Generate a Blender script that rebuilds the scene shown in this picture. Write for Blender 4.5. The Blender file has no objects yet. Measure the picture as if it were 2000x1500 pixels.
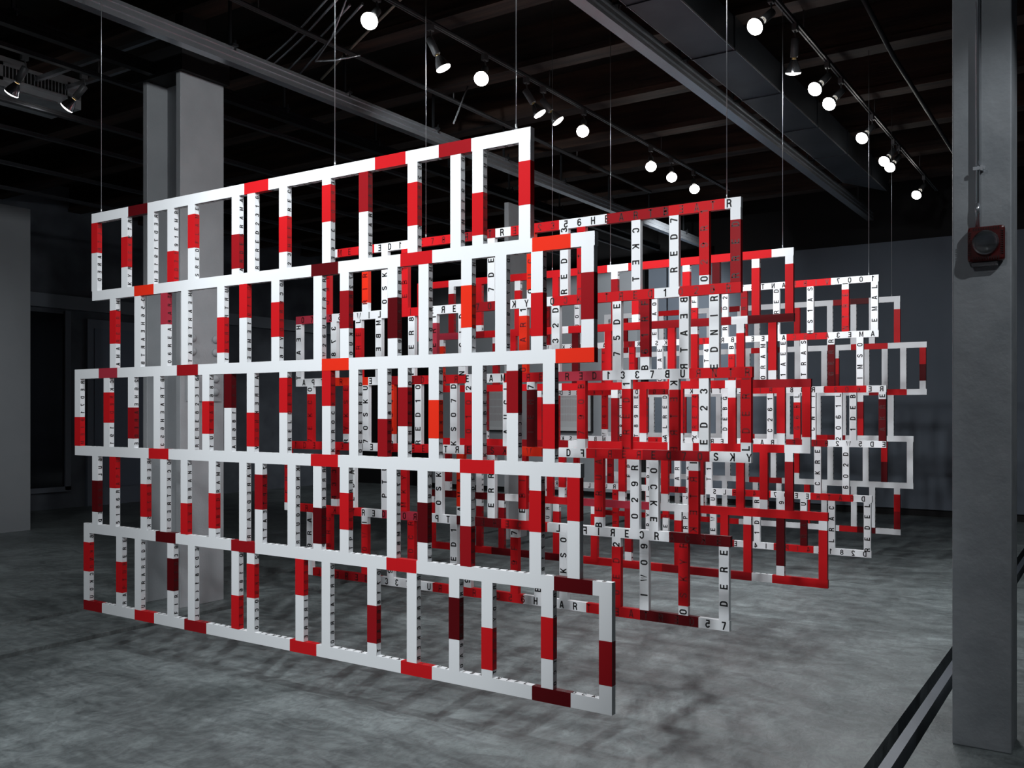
import bpy, math, random
from mathutils import Vector, Matrix
random.seed(7)
scene = bpy.context.scene
COL = scene.collection

# ------------------------------------------------------------ camera, world, exposure
cd = bpy.data.cameras.new('camera'); cam = bpy.data.objects.new('camera', cd); COL.objects.link(cam)
cd.sensor_width = 36; cd.lens = 36 * 1813 / 2000; cd.shift_y = 53 / 2000
cd.clip_start = .05; cd.clip_end = 100
cam.location = (0, 0, 1.6); cam.rotation_euler = (math.radians(90), 0, math.radians(33.39))
scene.camera = cam
w = bpy.data.worlds.new('world'); scene.world = w; w.use_nodes = True
w.node_tree.nodes['Background'].inputs[0].default_value = (.50, .60, .78, 1)
w.node_tree.nodes['Background'].inputs[1].default_value = .012
vs = scene.view_settings
vs.view_transform = 'Standard'; vs.look = 'None'; vs.gamma = 1; vs.use_curve_mapping = False; vs.exposure = 0.0

def spot(loc, target, power, angle=55, blend=.6, size=.06, col=(.93, .97, 1)):
    l = bpy.data.lights.new('spot_beam', 'SPOT'); l.energy = power; l.spot_size = math.radians(angle)
    l.spot_blend = blend; l.shadow_soft_size = size; l.color = col
    o = bpy.data.objects.new('spot_beam', l); COL.objects.link(o)
    o.location = loc
    o.rotation_euler = (Vector(target) - Vector(loc)).to_track_quat('-Z', 'Y').to_euler()
    return o
def area(loc, target, power, sx, sy, col):
    l = bpy.data.lights.new('room_light', 'AREA'); l.energy = power; l.shape = 'RECTANGLE'; l.size = sx; l.size_y = sy; l.color = col
    o = bpy.data.objects.new('room_light', l); COL.objects.link(o); o.location = loc
    o.rotation_euler = (Vector(target) - Vector(loc)).to_track_quat('-Z', 'Y').to_euler()
    return o
# lamps on the two tracks that run on behind the camera, aimed at the front lattice
spot((-2.2, 0.2, 4.45), (-2.95, 3.5, 2.3), 560, 54)
spot((-2.2, 1.3, 4.45), (-3.6, 3.5, 2.2), 130, 75)
spot((-4.64, 0.6, 4.45), (-4.8, 3.5, 1.8), 205, 70)
spot((-3.2, -0.6, 4.45), (-3.6, 3.5, 1.5), 245, 60)
# unseen spots added to brighten the rear lattices, walls and steel column
spot((-2.2, 3.9, 4.45), (-2.6, 7.6, 1.7), 125, 75)
spot((-2.2, 4.9, 4.45), (-2.6, 9.6, 1.7), 125, 70)
spot((-2.45, 5.8, 4.35), (-3.2, 10.6, 1.5), 130, 62)
spot((-4.64, 4.2, 4.45), (-4.2, 8.2, 1.9), 170, 80)
spot((-4.64, 4.8, 4.45), (-7.6, 15.2, 1.8), 300, 50)
spot((-4.64, 12.4, 4.5), (-8.6, 15.2, 1.5), 560, 85)  # no fixture here; added to brighten the prints and the wall around them
spot((-7.97, 2.0, 4.5), (-14.6, 9.6, 1.8), 90, 45)
spot((-2.2, 2.6, 4.45), (-6.4, 5.0, 2.6), 215, 60)  # added fill for the left steel column
spot((-1.9, 6.1, 4.3), (-1.5, 15.2, 1.8), 130, 50)
# lamp in front of the concrete pillar, up to the right
spot((.95, 3.65, 4.15), (-.62, 4.9, 1.9), 85, 56, size=.02)
spot((-1.2, 1.5, 4.45), (-.55, 4.9, 2.2), 40, 60, size=.05)

# ------------------------------------------------------------ materials
def mat(name, col, rough=.5, metal=0., spec=.5):
    m = bpy.data.materials.new(name); m.use_nodes = True
    b = m.node_tree.nodes['Principled BSDF']
    b.inputs['Base Color'].default_value = (*col, 1); b.inputs['Roughness'].default_value = rough
    b.inputs['Metallic'].default_value = metal; b.inputs['Specular IOR Level'].default_value = spec
    return m
def noisy(name, c1, c2, scale=4, detail=8, rough=.6, metal=0., bump=0., bscale=40, stretch=(1, 1, 1), dist=0., lo=.35, hi=.65, spec=.5):
    m = mat(name, c1, rough, metal, spec); nt = m.node_tree; N = nt.nodes; L = nt.links; b = N['Principled BSDF']
    tc = N.new('ShaderNodeTexCoord'); mp = N.new('ShaderNodeMapping'); mp.inputs['Scale'].default_value = stretch
    L.new(tc.outputs['Object'], mp.inputs[0])
    n = N.new('ShaderNodeTexNoise'); n.inputs['Scale'].default_value = scale; n.inputs['Detail'].default_value = detail
    n.inputs['Distortion'].default_value = dist; L.new(mp.outputs[0], n.inputs['Vector'])
    r = N.new('ShaderNodeValToRGB'); r.color_ramp.elements[0].position = lo; r.color_ramp.elements[1].position = hi
    r.color_ramp.elements[0].color = (*c1, 1); r.color_ramp.elements[1].color = (*c2, 1)
    L.new(n.outputs['Fac'], r.inputs[0]); L.new(r.outputs[0], b.inputs['Base Color'])
    if bump:
        n2 = N.new('ShaderNodeTexNoise'); n2.inputs['Scale'].default_value = bscale; n2.inputs['Detail'].default_value = 6
        L.new(mp.outputs[0], n2.inputs['Vector'])
        bp = N.new('ShaderNodeBump'); bp.inputs['Strength'].default_value = bump; bp.inputs['Distance'].default_value = .01
        L.new(n2.outputs['Fac'], bp.inputs['Height']); L.new(bp.outputs[0], b.inputs['Normal'])
    return m
WHITE = mat('white_enamel', (.78, .80, .82), .45)
RED = mat('red_film', (.53, .011, .015), .35, 0, .12)
ORANGE = mat('orange_red_film', (.75, .03, .012), .35, 0, .12)
DRED = mat('dark_red_film', (.27, .008, .012), .35, 0, .12)
MAROON = mat('maroon_film', (.085, .004, .006), .35, 0, .12)
PINK = mat('faded_red_film', (.36, .03, .05), .4, 0, .12)
INK = mat('black_ink', (.006, .006, .007), .5)
INKR = mat('ink_under_red', (.20, .006, .008), .4)
INKD = mat('ink_under_dark_red', (.05, .003, .004), .4)
PAL = {'W': 0, 'R': 1, 'O': 2, 'D': 3, 'M': 4, 'P': 5}
MATS = [WHITE, RED, ORANGE, DRED, MAROON, PINK, INK, INKR, INKD]
INKOF = {'W': 6, 'R': 7, 'O': 7, 'D': 8, 'M': 8, 'P': 8}
STEELP = noisy('painted_steel', (.40, .42, .44), (.46, .48, .50), 3, 4, .5, bump=.15, bscale=60)
DARKSTEEL = mat('dark_edge_steel', (.02, .022, .025), .5, .6)
PLASTER = noisy('rough_painted_concrete', (.30, .325, .35), (.37, .395, .42), 5, 6, .6, bump=1.0, bscale=7, spec=.35)
WALLM = noisy('grey_blue_wall_paint', (.125, .15, .185), (.14, .165, .20), 1.5, 4, .8)
WALLP = noisy('white_wall_paint', (.34, .36, .38), (.38, .40, .42), 1.2, 4, .75)
WALLD = noisy('dark_wall', (.08, .09, .11), (.15, .17, .2), 1.5, 5, .6)
BLACK = mat('matt_black', (.006, .006, .007), .8)
JOIST = noisy('brown_timber', (.011, .005, .004), (.060, .032, .021), 3, 8, .75, bump=.3, bscale=20, stretch=(.25, 3, 3))
SLAB = noisy('dark_ceiling_boards', (.004, .003, .002), (.014, .009, .006), 3, 6, .85, stretch=(.3, 2, 1))
GALV = noisy('galvanised_steel', (.56, .59, .63), (.62, .65, .69), 2, 2, .24, .8)
DUCTM = noisy('duct_sheet_steel', (.055, .066, .08), (.085, .10, .12), 2, 5, .42, .75)
SHEET = noisy('bright_sheet_steel', (.42, .45, .48), (.55, .58, .61), 5, 6, .4, .25)
CABLE = mat('steel_cable', (.55, .56, .58), .3, .9)
GREYP = mat('grey_lamp_housing', (.13, .135, .14), .45, .2)
CHROME = mat('lamp_reflector', (.45, .46, .48), .15, .9)
BRASS = mat('brass_lamp_base', (.6, .42, .18), .3, .9)
ALARMRED = mat('alarm_red_plastic', (.085, .004, .004), .35)
ALARMDARK = mat('alarm_slot_black', (.02, .003, .003), .6)
LENSG = mat('strobe_lens', (.8, .83, .86), .02, .0)
LENSG.node_tree.nodes['Principled BSDF'].inputs['Transmission Weight'].default_value = 1
def emis(name, col, s):
    m = mat(name, col, .4); b = m.node_tree.nodes['Principled BSDF']
    b.inputs['Emission Color'].default_value = (*col, 1); b.inputs['Emission Strength'].default_value = s
    return m
GLOW = emis('lit_lamp_glass', (1, .97, .92), 26)
RIM = emis('lit_lamp_rim', (1, .98, .95), 4)

# concrete floor
def concrete():
    m = mat('polished_concrete', (.2, .21, .215), .42, 0, .4); nt = m.node_tree; N = nt.nodes; L = nt.links; b = N['Principled BSDF']
    tc = N.new('ShaderNodeTexCoord')
    def noise(scale, detail, st, dist=0):
        mp = N.new('ShaderNodeMapping'); mp.inputs['Scale'].default_value = st; L.new(tc.outputs['Object'], mp.inputs[0])
        n = N.new('ShaderNodeTexNoise'); n.inputs['Scale'].default_value = scale; n.inputs['Detail'].default_value = detail
        n.inputs['Roughness'].default_value = .62
        n.inputs['Distortion'].default_value = dist; L.new(mp.outputs[0], n.inputs['Vector']); return n
    def ramp(n, a, b_, ca, cb):
        r = N.new('ShaderNodeValToRGB'); r.color_ramp.elements[0].position = a; r.color_ramp.elements[1].position = b_
        r.color_ramp.elements[0].color = (*ca, 1); r.color_ramp.elements[1].color = (*cb, 1); L.new(n.outputs['Fac'], r.inputs[0]); return r
    def mul(a, c, f=1):
        x = N.new('ShaderNodeMixRGB'); x.blend_type = 'MULTIPLY'; x.inputs[0].default_value = f
        L.new(a.outputs[0], x.inputs[1]); L.new(c.outputs[0], x.inputs[2]); return x
    n1 = noise(.9, 9, (1, 1, 1), 1.2); n2 = noise(3.2, 12, (1.0, 2.4, 1), 2.2); n3 = noise(9, 10, (1.5, .9, 1), 3.0)
    r1 = ramp(n1, .3, .72, (.130, .152, .153), (.335, .385, .388)); r2 = ramp(n2, .34, .6, (.66, .66, .67), (1, 1, 1)); r3 = ramp(n3, .36, .56, (.78, .78, .78), (1, 1, 1))
    n4 = noise(2.1, 15, (1.3, .8, 1), 5.0); r4 = ramp(n4, .46, .53, (.80, .80, .80), (1, 1, 1)); n5 = noise(30, 8, (1, .25, 1), 1.5); r5 = ramp(n5, .35, .65, (.88, .88, .88), (1, 1, 1))
    c = mul(mul(mul(mul(r1, r2), r3), r4, .8), r5); L.new(c.outputs[0], b.inputs['Base Color'])
    rr = ramp(n2, .3, .7, (.36,) * 3, (.6,) * 3); L.new(rr.outputs[0], b.inputs['Roughness'])
    bp = N.new('ShaderNodeBump'); bp.inputs['Strength'].default_value = .22; bp.inputs['Distance'].default_value = .01
    L.new(n3.outputs['Fac'], bp.inputs['Height']); L.new(bp.outputs[0], b.inputs['Normal'])
    return m
CONC = concrete()

# ------------------------------------------------------------ mesh helpers
class MB:
    def __init__(s): s.v = []; s.f = []; s.m = []; s.sm = []
    def poly(s, pts, mi=0):
        i = len(s.v); s.v += [tuple(p) for p in pts]; s.f.append(tuple(range(i, i + len(pts)))); s.m.append(mi); s.sm.append(False)
    def box(s, a, b, mi=0):
        x0, y0, z0 = a; x1, y1, z1 = b; i = len(s.v)
        s.v += [(x0, y0, z0), (x1, y0, z0), (x1, y1, z0), (x0, y1, z0), (x0, y0, z1), (x1, y0, z1), (x1, y1, z1), (x0, y1, z1)]
        for q in ((0, 3, 2, 1), (4, 5, 6, 7), (0, 1, 5, 4), (1, 2, 6, 5), (2, 3, 7, 6), (3, 0, 4, 7)):
            s.f.append(tuple(i + k for k in q)); s.m.append(mi); s.sm.append(False)
    def rings(s, pts, radii, mi=0, n=16, cap=True, smooth=True):
        """surface of revolution / tube through pts with a radius each"""
        pts = [Vector(p) for p in pts]; base = len(s.v); ref = None
        for k, p in enumerate(pts):
            d = (pts[min(k + 1, len(pts) - 1)] - pts[max(k - 1, 0)])
            if d.length < 1e-9: d = Vector((0, 0, 1))
            d.normalize()
            if ref is None:
                ref = Vector((1, 0, 0)) if abs(d.x) < .9 else Vector((0, 1, 0))
            a = (ref - d * ref.dot(d)).normalized(); ref = a; b = d.cross(a)
            for j in range(n):
                t = 2 * math.pi * j / n; s.v.append(tuple(p + (a * math.cos(t) + b * math.sin(t)) * radii[k]))
        for k in range(len(pts) - 1):
            for j in range(n):
                j2 = (j + 1) % n
                s.f.append((base + k * n + j, base + k * n + j2, base + (k + 1) * n + j2, base + (k + 1) * n + j)); s.m.append(mi); s.sm.append(smooth)
        if cap:
            s.f.append(tuple(base + j for j in reversed(range(n)))); s.m.append(mi); s.sm.append(False)
            e = base + (len(pts) - 1) * n
            s.f.append(tuple(e + j for j in range(n))); s.m.append(mi); s.sm.append(False)
    def build(s, name, mats, parent=None, bevel=0):
        me = bpy.data.meshes.new(name); me.from_pydata(s.v, [], s.f)
        for m in (mats if isinstance(mats, (list, tuple)) else [mats]): me.materials.append(m)
        me.polygons.foreach_set('material_index', s.m); me.polygons.foreach_set('use_smooth', s.sm); me.update()
        o = bpy.data.objects.new(name, me); COL.objects.link(o)
        if parent: o.parent = parent
        if bevel:
            b = o.modifiers.new('bevel', 'BEVEL'); b.width = bevel; b.segments = 2; b.limit_method = 'ANGLE'
        return o
def tag(o, label=None, cat=None, group=None, kind=None):
    if label: o['label'] = label
    if cat: o['category'] = cat
    if group: o['group'] = group
    if kind: o['kind'] = kind
    return o
def thing(name, loc, label, cat, group=None):
    o = bpy.data.objects.new(name, None); COL.objects.link(o); o.location = loc; o.empty_display_size = .1
    return tag(o, label, cat, group)
def tube(pts, r, name, m, parent=None, n=10):
    b = MB(); b.rings(pts, [r] * len(pts), 0, n); return b.build(name, m, parent)
def arc(p0, p1, p2, k=8):
    p0, p1, p2 = Vector(p0), Vector(p1), Vector(p2)
    return [p0 * (1 - t) ** 2 + p1 * 2 * t * (1 - t) + p2 * t * t for t in [i / k for i in range(k + 1)]]

# ------------------------------------------------------------ the room
ZC = 5.30
XL, XR, YB, YF = -14.6, 3.2, 15.2, -3.4
b = MB()
cuts = [(-7.05, -6.95), (-6.15, -6.04), (-.975, -.825)]
x = XL
for c0, c1 in cuts:
    b.box((x, YF, -.15), (c0, YB + .3, 0)); x = c1
b.box((x, YF, -.15), (XR, YB + .3, 0))
b.box((XL, YF, -.25), (XR, YB + .3, -.15))
fl = b.build('floor', CONC); tag(fl, kind='structure')
b = MB(); b.box((-.925, YF, -.12), (-.875, YB - .3, -.006)); tag(b.build('trim_1', mat('rail_steel', (.10, .115, .14), .4, .3)), kind='structure')
b = MB(); b.box((-7.02, YF, -.1), (-6.98, YB - .3, -.03)); tag(b.build('trim_2', noisy('old_rail_iron', (.02, .012, .012), (.06, .05, .05), 20, 6, .6, .3)), kind='structure')
b = MB(); b.box((-6.11, YF, -.1), (-6.07, YB - .3, -.03)); tag(b.build('trim_3', bpy.data.materials['old_rail_iron']), kind='structure')
b = MB(); b.box((XL, YF, ZC), (XR, YB + .3, ZC + .15)); tag(b.build('ceiling', SLAB), kind='structure')
# far wall: two wall panels with a dark gap, standing free of the ceiling
b = MB()
def wx(px):
    u = (px - 1000) / 1813; return (-.5503 + .8349 * u) / (.8349 + .5503 * u) * YB
b.box((-7.14, YB + .10, .11), (-6.72, YB + .2, 4.2)); b.box((-6.72, YB, .11), (XR, YB + .15, 4.22))
tag(b.build('wall_back', WALLM), kind='structure')
b = MB(); b.box((-12.0, YB, .11), (-7.32, YB + .15, 4.22))
tag(b.build('wall_back', noisy('pale_grey_wall_paint', (.34, .365, .39), (.38, .40, .425), 1.5, 4, .8)), kind='structure')
b = MB(); b.box((-12.0, YB + .05, 0), (XR, YB + .12, .11)); tag(b.build('shadow_gap_back', BLACK), kind='structure')  # black strip painting in the shadow gap under the raised wall panels
b = MB(); b.box((XL, YB + .3, 0), (XR, YB + .4, ZC)); tag(b.build('wall_rear', BLACK), kind='structure')
b = MB(); b.box((XL - .2, YF, 0), (XL, YB + .3, ZC)); tag(b.build('wall_left', WALLD), kind='structure')
b = MB(); b.box((XR, YF, 0), (XR + .2, YB + .3, ZC)); tag(b.build('wall_right', WALLD), kind='structure')
b = MB(); b.box((XL, YF - .2, 0), (XR, YF, ZC)); tag(b.build('wall_front', WALLM), kind='structure')
b = MB(); b.box((-12.45, 1.0, 0), (-12.3, 6.87, 4.32)); tag(b.build('wall_near_left', WALLP), kind='structure')
# left wall features: lintel, glazed door leaf, posts
b = MB(); b.box((XL, 6.0, 3.28), (XL + .10, 15.0, 3.5)); tag(b.build('trim_4', mat('slate_trim', (.26, .29, .33), .6)), kind='structure')
d = MB(); d.box((XL, 9.1, 0), (XL + .06, 10.35, 3.15)); d.box((XL + .06, 9.22, .3), (XL + .075, 10.23, 3.0), 1)
tag(d.build('door_1', [mat('slate_door', (.26, .30, .37), .5), mat('slate_door_panel', (.22, .26, .34), .4)]), kind='structure')
g = MB(); g.box((XL, 7.05, .35), (XL + .03, 8.75, 3.2)); g.box((XL + .03, 7.0, .3), (XL + .07, 7.1, 3.25), 1); g.box((XL + .03, 8.7, .3), (XL + .07, 8.8, 3.25), 1); g.box((XL + .03, 7.9, .3), (XL + .07, 7.98, 3.25), 1); g.box((XL + .03, 7.0, .28), (XL + .07, 8.8, .36), 1)
tag(g.build('window_1', [mat('dark_glass', (.012, .014, .02), .08), mat('slate_frame', (.18, .2, .24), .5)]), kind='structure')

# joists
JY = [2.4, 3.7, 5.0, 6.3, 7.6, 8.9, 10.2, 11.5, 12.8, 14.1]
ORD = ['nearest', 'second', 'third', 'fourth', 'fifth', 'sixth', 'seventh', 'eighth', 'ninth', 'farthest']
for i, y in enumerate(JY):
    b = MB(); b.box((XL, y - .09, 4.93), (XR, y + .09, ZC))
    b.box((XL, y - .11, 4.90), (XR, y + .11, 4.96))
    o = b.build('ceiling_joist', JOIST)
    tag(o, 'brown timber ceiling joist crossing the room, %s from the camera' % ORD[i], 'ceiling beam', 'joists under the ceiling')

# ------------------------------------------------------------ steel column on the left and its twin farther back
def steel_column(y0, label, full=True):
    w_, dx, tf = .436, .49, .055
    r = thing('steel_column', (-6.387, y0, 0), label, 'column')
    z = 4.36
    m = MB(); m.box((-tf, 0, 0), (0, w_, z)); m.build('flange', STEELP, r, .004)
    m = MB(); m.box((-dx, 0, 0), (-dx + tf, w_, z)); m.build('flange', STEELP, r, .004)
    m = MB(); m.box((-dx + tf, w_ * .5 - .02, 0), (-tf, w_ * .5 + .02, z)); m.build('web', STEELP, r)
    m = MB(); m.box((-dx - .12, -.02, z), (.05, w_ + .02, z + .22)); m.box((-.2, .1, z + .22), (-.1, w_ - .1, 4.9)); m.build('capital', BLACK, r)
    if full:
        m = MB(); m.box((0, .055, 1.68), (.012, .395, 2.335)); p = m.build('splice_plate', STEELP, r, .003)
        for zz in (1.80, 1.97, 2.13, 2.24):
            pass
        for zz in (1.76, 1.87, 1.98, 2.09, 2.20):
            for yy in (.11, .34):
                q = MB(); q.rings([(.012, yy, zz), (.024, yy, zz), (.034, yy, zz), (.038, yy, zz)], [.034, .032, .02, .004], 0, 14)
                q.build('rivet', STEELP, p)
        for zz in (1.76, 1.87, 1.98, 2.09, 2.20):
            q = MB(); q.rings([(-.13, w_ * .5 - .02, zz), (-.13, w_ * .5 - .035, zz), (-.13, w_ * .5 - .045, zz)], [.03, .026, .008], 0, 12)
            q.build('rivet', STEELP, r)
    return r
steel_column(4.803, 'white painted steel column behind the left end of the front lattice')
b = MB(); b.box((-6.45, 9.61, 0), (-6.387, 10.04, 4.2))
o = b.build('partition_post', STEELP, None, .004); tag(o, 'slim pale grey post farther back, glimpsed above the front lattice', 'column')

# ------------------------------------------------------------ concrete pillar on the right, fire alarm, conduit
b = MB(); b.box((-.689, 4.89, 0), (-.436, 5.15, ZC))
o = b.build('concrete_pillar', PLASTER, None, .006); tag(o, 'tall grey painted concrete pillar at the right edge with rough plaster', 'column')
b = MB(); b.box((-.436, 5.151, 0), (-.40, 5.25, ZC)); 
a = thing('fire_alarm', (-.5395, 4.89, 2.385), 'dark red square fire alarm with round clear strobe on the pillar', 'fire alarm')
b = MB(); b.box((-.078, -.045, -.082), (.078, 0, .082)); b.build('housing', ALARMRED, a, .012)
b = MB(); b.box((-.06, -.03, -.105), (.05, 0, -.082)); b.build('back_box', mat('alarm_back_box', (.12, .12, .13), .5), a, .004)
b = MB(); b.rings([(0, -.045, .004), (0, -.062, .004), (0, -.078, .004), (0, -.086, .004)], [.058, .056, .04, .012], 0, 28); b.build('strobe_lens', LENSG, a)
b = MB(); b.rings([(0, -.045, .004), (0, -.0475, .004)], [.056, .056], 0, 28); b.box((-.03, -.052, -.006), (.03, -.046, .014)); b.build('strobe_reflector', CHROME, a)
b = MB()
for k in range(11):
    xx = -.052 + k * .0104
    b.box((xx, -.0468, .062), (xx + .004, -.0452, .076)); b.box((xx, -.0468, -.076), (xx + .004, -.0452, -.060))
    b.box((-.075, -.0468, -.052 + k * .0104), (-.062, -.0452, -.048 + k * .0104)); b.box((.062, -.0468, -.052 + k * .0104), (.075, -.0452, -.048 + k * .0104))
b.build('sound_slots', ALARMDARK, a)
c = thing('wall_conduit', (-.577, 4.87, 2.467), 'thin galvanised conduit running up the pillar above the fire alarm', 'pipe')
b = MB(); b.rings([(0, 0, 0), (0, 0, 2.8)], [.0105, .0105], 0, 14); b.rings([(0, 0, .06), (0, 0, .11)], [.0125, .0125], 0, 14); b.build('pipe', GALV, c)
b = MB(); b.box((-.018, -.013, .27), (.035, -.004, .285)); b.box((.014, -.016, .265), (.024, .02, .29)); b.build('strap', GALV, c)

# ------------------------------------------------------------ framed prints on the far wall
def framed_print(x0, x1, label):
    f = thing('framed_print', ((x0 + x1) / 2, YB, 1.2), label, 'picture', 'framed prints on the far wall')
    hw = (x1 - x0) / 2; H = .90
    b = MB(); t = .028
    b.box((-hw, -.035, 0), (hw, 0, t)); b.box((-hw, -.035, H - t), (hw, 0, H)); b.box((-hw, -.035, t), (-hw + t, 0, H - t)); b.box((hw - t, -.035, t), (hw, 0, H - t))
    b.build('frame', BLACK, f)
    b = MB(); b.box((-hw + t, -.012, t), (hw - t, -.002, H - t)); b.build('mat_board', mat('mat_board', (.75, .76, .77), .8), f)
    b = MB(); b.box((-hw + .07, -.0135, .10), (hw - .07, -.012, H - .09), 0)
    n = int((2 * hw - .2) / .014)
    for row in range(4):
        for k in range(n):
            h = .115 + random.random() * .02
            b.box((-hw + .10 + k * .014, -.0143, .21 + row * .145), (-hw + .105 + k * .014, -.0136, .21 + row * .145 + h), 1)
    b.build('sheet', [mat('print_paper', (.66, .67, .68), .8), mat('print_ink', (.45, .38, .39), .8)], f)
    return f
framed_print(wx(1080), wx(1159), 'black framed print with rows of pale vertical marks, nearer the right')
framed_print(wx(942), wx(1016), 'black framed print with rows of pale vertical marks, farther left')

# ------------------------------------------------------------ overhead ducts, struts, pipes
def strut(x, z, y0, y1, wd, h, label, m=GALV, brackets=True):
    r = thing('support_rail', (x, y0, z), label, 'rail', 'metal rails along the ceiling')
    L_ = y1 - y0
    b = MB(); t = wd / 2
    b.box((-t, 0, 0), (t, L_, h * .22)); b.box((-t * .75, 0, h * .22), (t * .75, L_, h * .40)); b.box((-t, 0, h * .40), (t, L_, h * .64)); b.box((-t * .75, 0, h * .64), (t * .75, L_, h * .8)); b.box((-t, 0, h * .8), (t, L_, h))
    b.build('channel', m, r)
    if brackets:
        y = .7
        while y < L_:
            c = MB(); c.box((-t * 1.7, y, h), (t * 1.7, y + .05, h + .02)); c.box((-.01, y + .015, h), (.01, y + .035, 4.95 - z))
            c.rings([(-t * 1.5, y + .025, h - .03), (-t * 1.5, y + .025, h + .05)], [.008, .008], 0, 8); c.rings([(t * 1.5, y + .025, h - .03), (t * 1.5, y + .025, h + .05)], [.008, .008], 0, 8)
            c.build('bracket', DARKSTEEL, r); y += 1.3
    return r
strut(-5.93, 4.36, -1, 14.8, .085, .125, 'wide shiny metal rail running over the front lattice, left of the lamps')
strut(-6.72, 4.38, -1, 14.8, .07, .10, 'dull metal rail above the left steel column', DARKSTEEL)
strut(-3.22, 4.50, -1, 14.8, .10, .13, 'metal rail between the middle lamp track and the big duct')
for x, z, wd, h, lab in ((-7.25, 4.42, .05, .035, 'thin grey rail just left of the steel column top'), (-8.45, 4.40, .06, .045, 'thin grey rail beyond the left steel column'), (-9.35, 4.42, .05, .04, 'thin grey rail farther left near the dark wall'), (-10.6, 4.40, .05, .04, 'thin grey rail second from the left wall'), (-12.0, 4.45, .06, .04, 'thin grey rail closest to the left wall')):
    strut(x, z, -1, 14.8, wd, h, lab, mat('dull_rail', (.09, .095, .105), .5, .5), False)
def duct(x0, x1, z0, z1, y0, y1, label, grille=False, slope=False):
    DM = SHEET if grille else DUCTM
    r = thing('air_duct', (x0, y0, z0), label, 'duct', None)
    L_ = y1 - y0; W_ = x1 - x0; H = z1 - z0
    b = MB()
    if slope:
        s_ = 1.0
        v = [(0, 0, 0), (W_, 0, 0), (W_, L_ - s_ * .2, 0), (0, L_ - s_, 0), (0, 0, H), (W_, 0, H), (W_, L_, H), (0, L_, H)]
        i = len(b.v); b.v += v
        for q in ((0, 3, 2, 1), (4, 5, 6, 7), (0, 1, 5, 4), (1, 2, 6, 5), (2, 3, 7, 6), (3, 0, 4, 7)): b.f.append(q); b.m.append(0); b.sm.append(False)
    else: b.box((0, 0, 0), (W_, L_, H))
    b.build('duct_body', DM, r, .003)
    y = L_ - 1.15
    while y > 0:
        c = MB(); c.box((-.008, y, -.008), (W_ + .008, y + .018, H + .008)); c.build('seam', DM, r); y -= 1.25
    c = MB(); c.box((W_, 0, -.004), (W_ + .004, L_ - .25, .012)); c.box((-.004, 0, -.004), (0, L_ - 1.0, .012)); c.build('edge_flange', GALV, r)
    if grille:
        g = MB(); y0g, y1g = L_ - .82, L_ - .12
        g.box((W_, y0g, .07), (W_ + .012, y1g, .10)); g.box((W_, y0g, H - .09), (W_ + .012, y1g, H - .06)); g.box((W_, y0g, .07), (W_ + .012, y0g + .03, H - .06)); g.box((W_, y1g - .03, .07), (W_ + .012, y1g, H - .06))
        k = y0g + .05
        while k < y1g - .04:
            g.box((W_, k, .1), (W_ + .008, k + .008, H - .09)); k += .035
        g.box((W_ + .0005, y0g + .03, .1), (W_ + .002, y1g - .03, H - .09), 1)
        g.build('vent_grille', [SHEET, BLACK], r)
    return r
duct(-3.07, -2.70, 4.60, 4.88, 0, 13.6, 'large dark rectangular air duct running back between the lamp tracks', slope=True)
duct(-9.35, -8.82, 4.65, 4.95, 0, 5.45, 'galvanised air duct with vent grille at upper left, lit by floodlights', True)
# conduits at the top left of centre
z = 4.87
pipes = [((-5.2, 5.30), (-6.15, 5.76), (-6.9, 6.0)), ((-5.2, 5.38), (-6.05, 5.80), (-6.9, 6.1)), ((-5.2, 5.52), (-6.0, 5.92), (-6.8, 6.25)), ((-5.1, 5.56), (-5.95, 6.0), (-6.7, 6.35)), ((-4.7, 5.62), (-5.75, 6.15), (-6.5, 6.5))]
PL = ['leftmost thin steel conduit bending away under the ceiling left of the lamps', 'second thin steel conduit of the bundle left of the lamps', 'middle thin steel conduit of the bundle left of the lamps', 'fourth thin steel conduit of the bundle left of the lamps', 'cream coloured conduit at the right of the bundle left of the lamps']
for i, (p0, p1, p2) in enumerate(pipes):
    q0, q1, q2 = Vector((*p0, z)), Vector((*p1, z)), Vector((*p2, z - .05))
    pts = [q0, q0.lerp(q1, .4), q0.lerp(q1, .75)] + arc(q0.lerp(q1, .8), q1, q1.lerp(q2, .5), 6) + [q2]
    tag(tube(pts, .011, 'ceiling_conduit', mat('cream_conduit', (.45, .42, .34), .5) if i == 4 else GALV), PL[i], 'pipe', 'conduits under the ceiling')
tag(tube([(-4.88, 5.16, 4.74), (-5.3, 5.42, 4.60), (-5.60, 5.53, 4.50), (-5.44, 5.6, 4.5), (-5.3, 5.75, 4.56)], .008, 'bent_wire', GALV), 'bent grey wire hanging in a V beside the front cable', 'wire')
tag(tube([(-5.58, 7.66, 4.93), (-5.25, 6.97, 4.3)], .008, 'brace_rod', GALV), 'thin slanting metal rod under the ceiling behind the middle lamps', 'rod')
tag(tube([(-1.62, 6.9, 4.7), (-1.60, 8.2, 4.55), (-1.6, 12.5, 4.5)], .02, 'sprinkler_pipe', DARKSTEEL), 'dark thin pipe under the ceiling left of the concrete pillar', 'pipe')

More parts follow.
